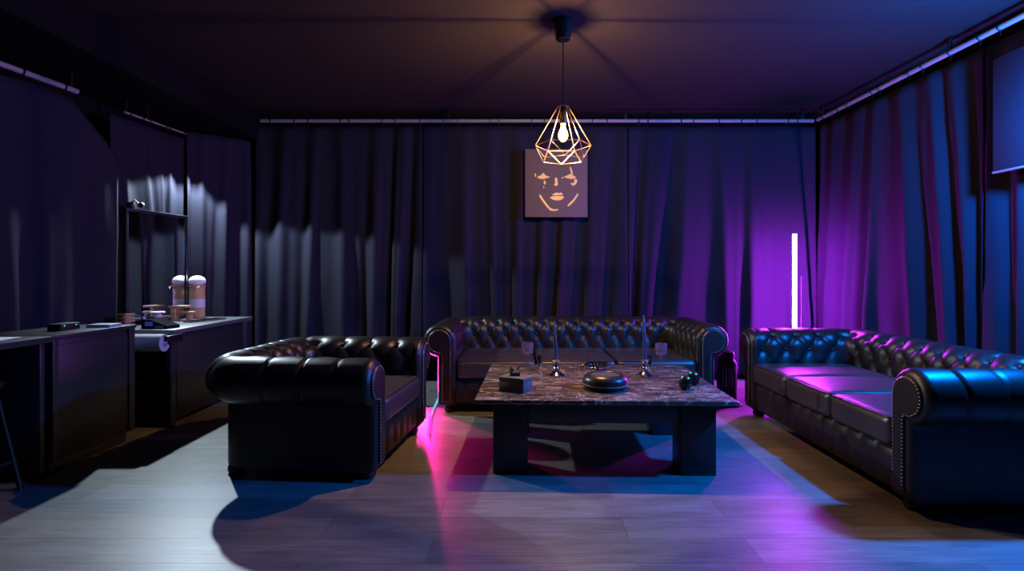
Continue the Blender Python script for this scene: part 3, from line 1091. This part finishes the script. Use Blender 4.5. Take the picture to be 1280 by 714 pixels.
# ------------------------------------------------------------------ left: desk, stool, cabinet
ds = thing('desk', 'black desk at the left edge with papers on top', 'desk', (-2.72, 2.37, 0), 0)
MB().box2(-.22, .24, -.57, .53, .725, .757, .003).build('desktop', M['furn'], ds, angle=30)
MB().box2(-.22, .20, -.56, -.53, 0, .725, .002).build('side_panel', M['furn'], ds, angle=30)
MB().box2(-.22, .20, .495, .525, 0, .725, .002).build('side_panel', M['furn'], ds, angle=30)
MB().box2(-.235, -.215, -.53, .495, .3, .725, .002).build('back_panel', M['furn'], ds, angle=30)
pp = thing('paper_sheets', 'loose pale paper sheets on the black desk', 'paper', (-2.66, 2.66, .757), rad(6))
MB().box2(-.1, .1, -.15, .15, .0005, .003).build('sheet', M['paper'], pp, smooth=False, rot=(0, 0, .06))
MB().box2(-.1, .1, -.15, .15, .0035, .006).build('sheet', M['paper'], pp, smooth=False, rot=(0, 0, -.05))

so_ = thing('bar_stool', 'black metal stool tucked under the desk at the left edge', 'stool', (-2.67, 2.60, 0), 0)
MB().lathe([(.0001, .525), (.13, .525), (.15, .532), (.155, .545), (.15, .558), (.12, .563), (.0001, .56)], 32).build('seat', M['black_matte'], so_)
for sx in (-1, 1):
    for sy in (-1, 1):
        MB().tube([(sx * .085, sy * .085, .527), (sx * .15, sy * .15, .012), (sx * .15, sy * .15, .0)], [.012, .012, .016], 10).build('leg', M['dark_metal'], so_)
e = .137
MB().tube([(-e, -e, .15), (e, -e, .15), (e, e, .15), (-e, e, .15)], .008, 8, closed=True).build('footrest', M['dark_metal'], so_)

cb = thing('low_cabinet', 'black low cabinet with a plain recessed door, between the desk and the vanity', 'cabinet', (-2.72, 3.22, 0), 0)
MB().box2(-.22, .205, -.30, .325, .075, .735, .002).box2(-.205, .215, -.30, -.285, .075, .735, .002).box2(.195, .222, .275, .325, .075, .735, .002).box2(.195, .222, -.30, -.265, .075, .735, .002) \
    .build('body', M['furn'], cb, angle=30)
MB().box2(.2055, .214, -.26, .27, .10, .70, .002).build('door', M['furn'], cb, angle=30)
MB().box2(-.21, .18, -.28, .30, 0, .075, .002).build('plinth', M['furn'], cb, angle=30)
MB().box2(-.225, .226, -.302, .33, .735, .757, .003).build('top', M['furn'], cb, angle=30)
tr = thing('flat_case', 'flat grey case on the low black cabinet', 'case', (-2.59, 3.40, .757), rad(3))
MB().box2(-.07, .07, -.055, .055, .0, .010, .002).build('case_base', M['grey'], tr, angle=30)
MB().box2(-.07, .07, -.055, .055, .0105, .018, .002).build('lid', M['grey'], tr, angle=30)
dv_ = thing('charger_box', 'small black device with green indicator lights on the low cabinet', 'device', (-2.69, 3.22, .757), 0)
MB().box2(-.04, .04, -.07, .07, 0, .04, .004).build('housing', M['black_matte'], dv_, angle=30)
for yy in (-.045, .04):
    MB().ball((.0405, yy, .028), .0035, 8, 5).build('indicator', M['green_led'], dv_)


# ------------------------------------------------------------------ vanity, mirror and what stands on it
VZ = 0.70
vn = thing('vanity_table', 'black vanity table with an open near end, under the mirror', 'vanity', (-2.72, 4.30, 0), 0)
MB().box2(-.28, .345, -.55, .56, VZ - .03, VZ, .003).build('tabletop', M['furn_top'], vn, angle=30)
MB().box2(.25, .275, -.46, .52, .05, VZ - .03, .002).box2(.245, .28, -.48, -.43, 0, VZ - .03, .003).box2(.245, .28, .49, .53, 0, VZ - .03, .003) \
    .build('front_panel', M['furn'], vn, angle=30)
MB().box2(.2755, .280, -.41, .46, .10, VZ - .08, .001).build('door', M['furn'], vn, angle=30)
MB().box2(-.27, .245, .50, .525, .0, VZ - .03, .002).build('side_panel', M['furn'], vn, angle=30)
MB().box2(-.27, -.25, -.47, .50, .0, VZ - .03, .002).build('back_panel', M['furn'], vn, angle=30)
MB().box2(-.25, .245, -.46, .50, .30, .318, .002).build('shelf', M['furn'], vn, angle=30)
MB().box2(-.25, .245, -.46, .50, .04, .06, .002).build('bottom_shelf', M['furn'], vn, angle=30)

rl = thing('paper_roll', 'pale rolled sheet on a spindle at the near end of the vanity', 'roll', (-2.62, 3.668, .622), 0)
MB().tube([(-.19, 0, 0), (.235, 0, 0)], .058, 32).build('roll', M['pale_roll'], rl, angle=50)
MB().tube([(-.21, 0, 0), (.27, 0, 0)], .016, 16).build('spindle', M['silver'], rl)
MB().box2(.24, .262, -.012, .16, -.012, .046, .003).build('bracket', M['dark_metal'], rl, angle=30)
MB().box2(-.215, -.195, -.012, .16, -.012, .046, .003).build('bracket', M['dark_metal'], rl, angle=30)

MX = -2.985
mi = thing('vanity_mirror', 'large rectangular mirror in a thin black frame standing on the vanity', 'mirror', (-2.925, 4.385, VZ), rad(-6))
y0, y1, zt = -.30, .357, .885
MB().box2(-.012, .004, y0 + .012, y1 - .012, .012, zt - .012).build('mirror_glass', M['mirror'], mi, smooth=False)
MB().box2(-.016, .012, y0, y1, zt - .022, zt, .002).box2(-.016, .012, y0, y1, 0, .022, .002) \
    .box2(-.016, .012, y0, y0 + .022, .02, zt - .02, .002).box2(-.016, .012, y1 - .022, y1, .02, zt - .02, .002).build('frame', M['furn'], mi, angle=30)
MB().box2(.0125, .016, y1 - .024, y1 - .019, .02, zt - .02, .001).build('edge_trim', M['silver'], mi, angle=30)

cp = thing('clip_lamp', 'small black clip-on spotlight at the top corner of the mirror', 'lamp', (-2.945, 4.14, VZ + zt + .021), 0)
MB().box2(-.03, .015, -.02, .02, -.02, .025, .004).build('clip', M['black_matte'], cp, angle=30)
MB().tube([(0, 0, .025), (.01, .02, .045), (.03, .035, .02)], .005, 8).build('arm', M['black_matte'], cp)
MB().lathe([(.0001, -.02), (.014, -.02), (.018, -.012), (.020, .025), (.016, .026), (.014, .01), (.0001, .01)], 20,
           mat=Matrix.Translation((.035, .06, .012)) @ Matrix.Rotation(rad(-75), 4, 'X') @ Matrix.Rotation(rad(160), 4, 'Y')).build('lamp_head', M['black_matte'], cp)


def make_jar(label, loc):
    g = thing('kraft_canister', label, 'canister', loc)
    MB().lathe([(.0001, 0), (.058, 0), (.060, .003), (.060, .262), (.057, .268), (.0001, .268)], 36).build('body', M['cork'], g)
    MB().lathe([(.0595, .085), (.0608, .0851), (.0608, .155), (.0595, .1551)], 36, closed=True).build('paper_band', M['label'], g)
    vs = []; fs = []; n = 40
    pr = [(.045, .262), (.048, .272), (.060, .279), (.0665, .290), (.067, .303), (.061, .320), (.048, .334), (.028, .343), (.0005, .347)]
    for i, (r, z) in enumerate(pr):
        for k in range(n):
            a = 2 * PI * k / n
            r2 = r * (1 + .02 * math.sin(9 * a) * (1 - i / 8))
            vs.append((r2 * math.cos(a), r2 * math.sin(a), z))
    for i in range(len(pr) - 1):
        for k in range(n):
            k2 = (k + 1) % n
            fs.append((i * n + k, i * n + k2, (i + 1) * n + k2, (i + 1) * n + k))
    fs.append(tuple(range(n)))
    MB().add(vs, fs).build('cloth_dome', M['white'], g)
    ri = MB().tube([(.062 * math.cos(q * PI / 14), .062 * math.sin(q * PI / 14), .264 + .003 * math.sin(q)) for q in range(28)], .006, 8, closed=True)
    ri.tube([(.045, -.05, .264), (.03, -.07, .255), (.012, -.075, .262)], [.005, .006, .003], 8)
    ri.tube([(.045, -.05, .264), (.05, -.07, .25), (.035, -.08, .24)], [.005, .006, .003], 8)
    ri.build('tie_ribbon', M['cork'], g)
    return g


j1 = make_jar('tall brown canister with a white domed top at the right end of the mirror', (-2.805, 4.752, VZ))
j1.scale = (1, 1, 1.06)

# wooden stand, tray, device, jar, small things
wb = thing('wooden_stand', 'small stepped wooden display stand in front of the kraft canister', 'stand', (-2.775, 4.50, VZ), rad(10))
wb.scale = (1, 1, 1.2)
MB().box2(-.075, -.04, -.05, .04, 0, .088, .002).build('post', M['wood'], wb, angle=30)
MB().box2(-.09, .045, -.055, .045, .0885, .102, .002).build('upper_shelf', M['wood'], wb, angle=30)
MB().box2(-.039, .085, -.035, .04, .046, .06, .002).build('lower_shelf', M['wood'], wb, angle=30)
MB().box2(.035, .065, -.03, .035, 0, .0455, .002).build('post', M['wood'], wb, angle=30)
ty = thing('long_tray', 'long flat dark tray with a pale rim lying in front of the kraft canister', 'tray', (-2.56, 4.45, VZ), rad(75))
MB().box2(-.17, .17, -.045, .045, 0, .006, .002).build('tray_base', M['black_gloss'], ty, angle=30)
MB().tube([(-.17, -.045, .009), (.17, -.045, .009), (.17, .045, .009), (-.17, .045, .009)], .004, 8, closed=True).build('tray_rim', M['silver'], ty)

dvc = thing('card_terminal', 'black wedge shaped device with a blue screen at the front of the vanity', 'device', (-2.545, 3.87, VZ), rad(-8))
poly = [(-.10, 0), (.10, 0), (.10, .022), (-.02, .062), (-.10, .062)]
vs = [(x, -.06, z) for x, z in poly] + [(x, .06, z) for x, z in poly]
MB().add(vs, [(0, 1, 2, 3, 4), (5, 6, 7, 8, 9)] + [(i, (i + 1) % 5, 5 + (i + 1) % 5, 5 + i) for i in range(5)]).build('housing', M['black_gloss'], dvc, smooth=False)
MB().box2(-.07, -.01, -.0615, -.0600, .02, .05).build('screen', M['blue_screen'], dvc, smooth=False)
MB().box2(.01, .07, -.0615, -.06, .008, .02).build('button_strip', M['grey'], dvc, smooth=False)

cj = thing('cosmetics_jar', 'small black jar holding a pink ball with a pale lid, behind the wedge device', 'jar', (-2.76, 4.16, VZ), 0)
MB().lathe([(.0001, 0), (.042, 0), (.045, .004), (.045, .05), (.041, .052), (.04, .02), (.0001, .02)], 28).build('jar', M['black_gloss'], cj)
MB().ball((0, 0, .055), .034, 20, 12).build('pink_filling', M['pink'], cj)
MB().lathe([(.0001, .086), (.05, .086), (.052, .09), (.05, .096), (.0001, .098)], 28).build('lid', M['white'], cj)

wk = thing('wooden_riser', 'short stack of wooden slats at the near end of the vanity by the curtain', 'riser', (-2.90, 4.02, VZ), 0)
for k in range(4):
    MB().box2(-.035, .035, -.05, .05, .002 + k * .026, .014 + k * .026, .002).build('slat', M['wood'], wk, angle=30)
MB().box2(-.012, .012, -.03, .03, 0.0, .09, .002).build('post', M['wood'], wk, angle=30)
gs = thing('display_case', 'low clear glass display case with a dark lid beside the jar', 'case', (-2.825, 4.27, VZ), 0)
MB().box2(-.04, .04, -.07, .07, 0, .045, .003).build('glass_body', M['glass'], gs, angle=30)
MB().box2(-.044, .044, -.074, .074, .0455, .053, .002).build('lid', M['furn_top'], gs, angle=30)


# ------------------------------------------------------------------ lights
def lamp(name, kind, loc, col, power, **k):
    l = bpy.data.lights.new(name, kind)
    l.color = col; l.energy = power
    for a, v in k.items(): setattr(l, a, v)
    o = bpy.data.objects.new(name, l)
    COL.objects.link(o); o.location = loc
    return o


def aim(o, target):
    o.rotation_euler = (Vector(target) - o.location).to_track_quat('-Z', 'Y').to_euler()


lamp('pendant_light', 'POINT', (PX, PY, 1.985), (1.0, 0.50, 0.19), 205.0, shadow_soft_size=0.009)
s = lamp('downlight', 'SPOT', (-2.93, 4.95, 2.13), (0.70, 0.87, 1.0), 330.0, shadow_soft_size=0.03, spot_size=rad(112), spot_blend=0.10)
aim(s, (-2.93 + .41, 4.95 - .34, 1.13))
s = lamp('blue_wall_light', 'POINT', (2.64, 2.60, 1.88), (0.0, 0.20, 1.0), 620.0, shadow_soft_size=0.06)

w = bpy.data.worlds.new('night'); SC.world = w
w.use_nodes = True
w.node_tree.nodes['Background'].inputs[0].default_value = (0.02, 0.02, 0.03, 1)
w.node_tree.nodes['Background'].inputs[1].default_value = 0.1

# ------------------------------------------------------------------ camera
cam = bpy.data.cameras.new('camera')
cam.sensor_fit = 'HORIZONTAL'; cam.sensor_width = 36.0
cam.lens = 36.0 * F / 1280.0
cam.shift_x = (640 - VX) / 1280.0
cam.shift_y = -(357 - VY) / 1280.0
cam.clip_start = 0.05
co_ = bpy.data.objects.new('camera', cam); COL.objects.link(co_)
co_.location = (0, 0, EYE); co_.rotation_euler = (PI / 2, 0, 0)
SC.camera = co_
SC.view_settings.view_transform = 'Standard'
SC.view_settings.look = 'None'
SC.view_settings.exposure = 0.0
SC.view_settings.gamma = 1.0
SC.view_settings.use_curve_mapping = False
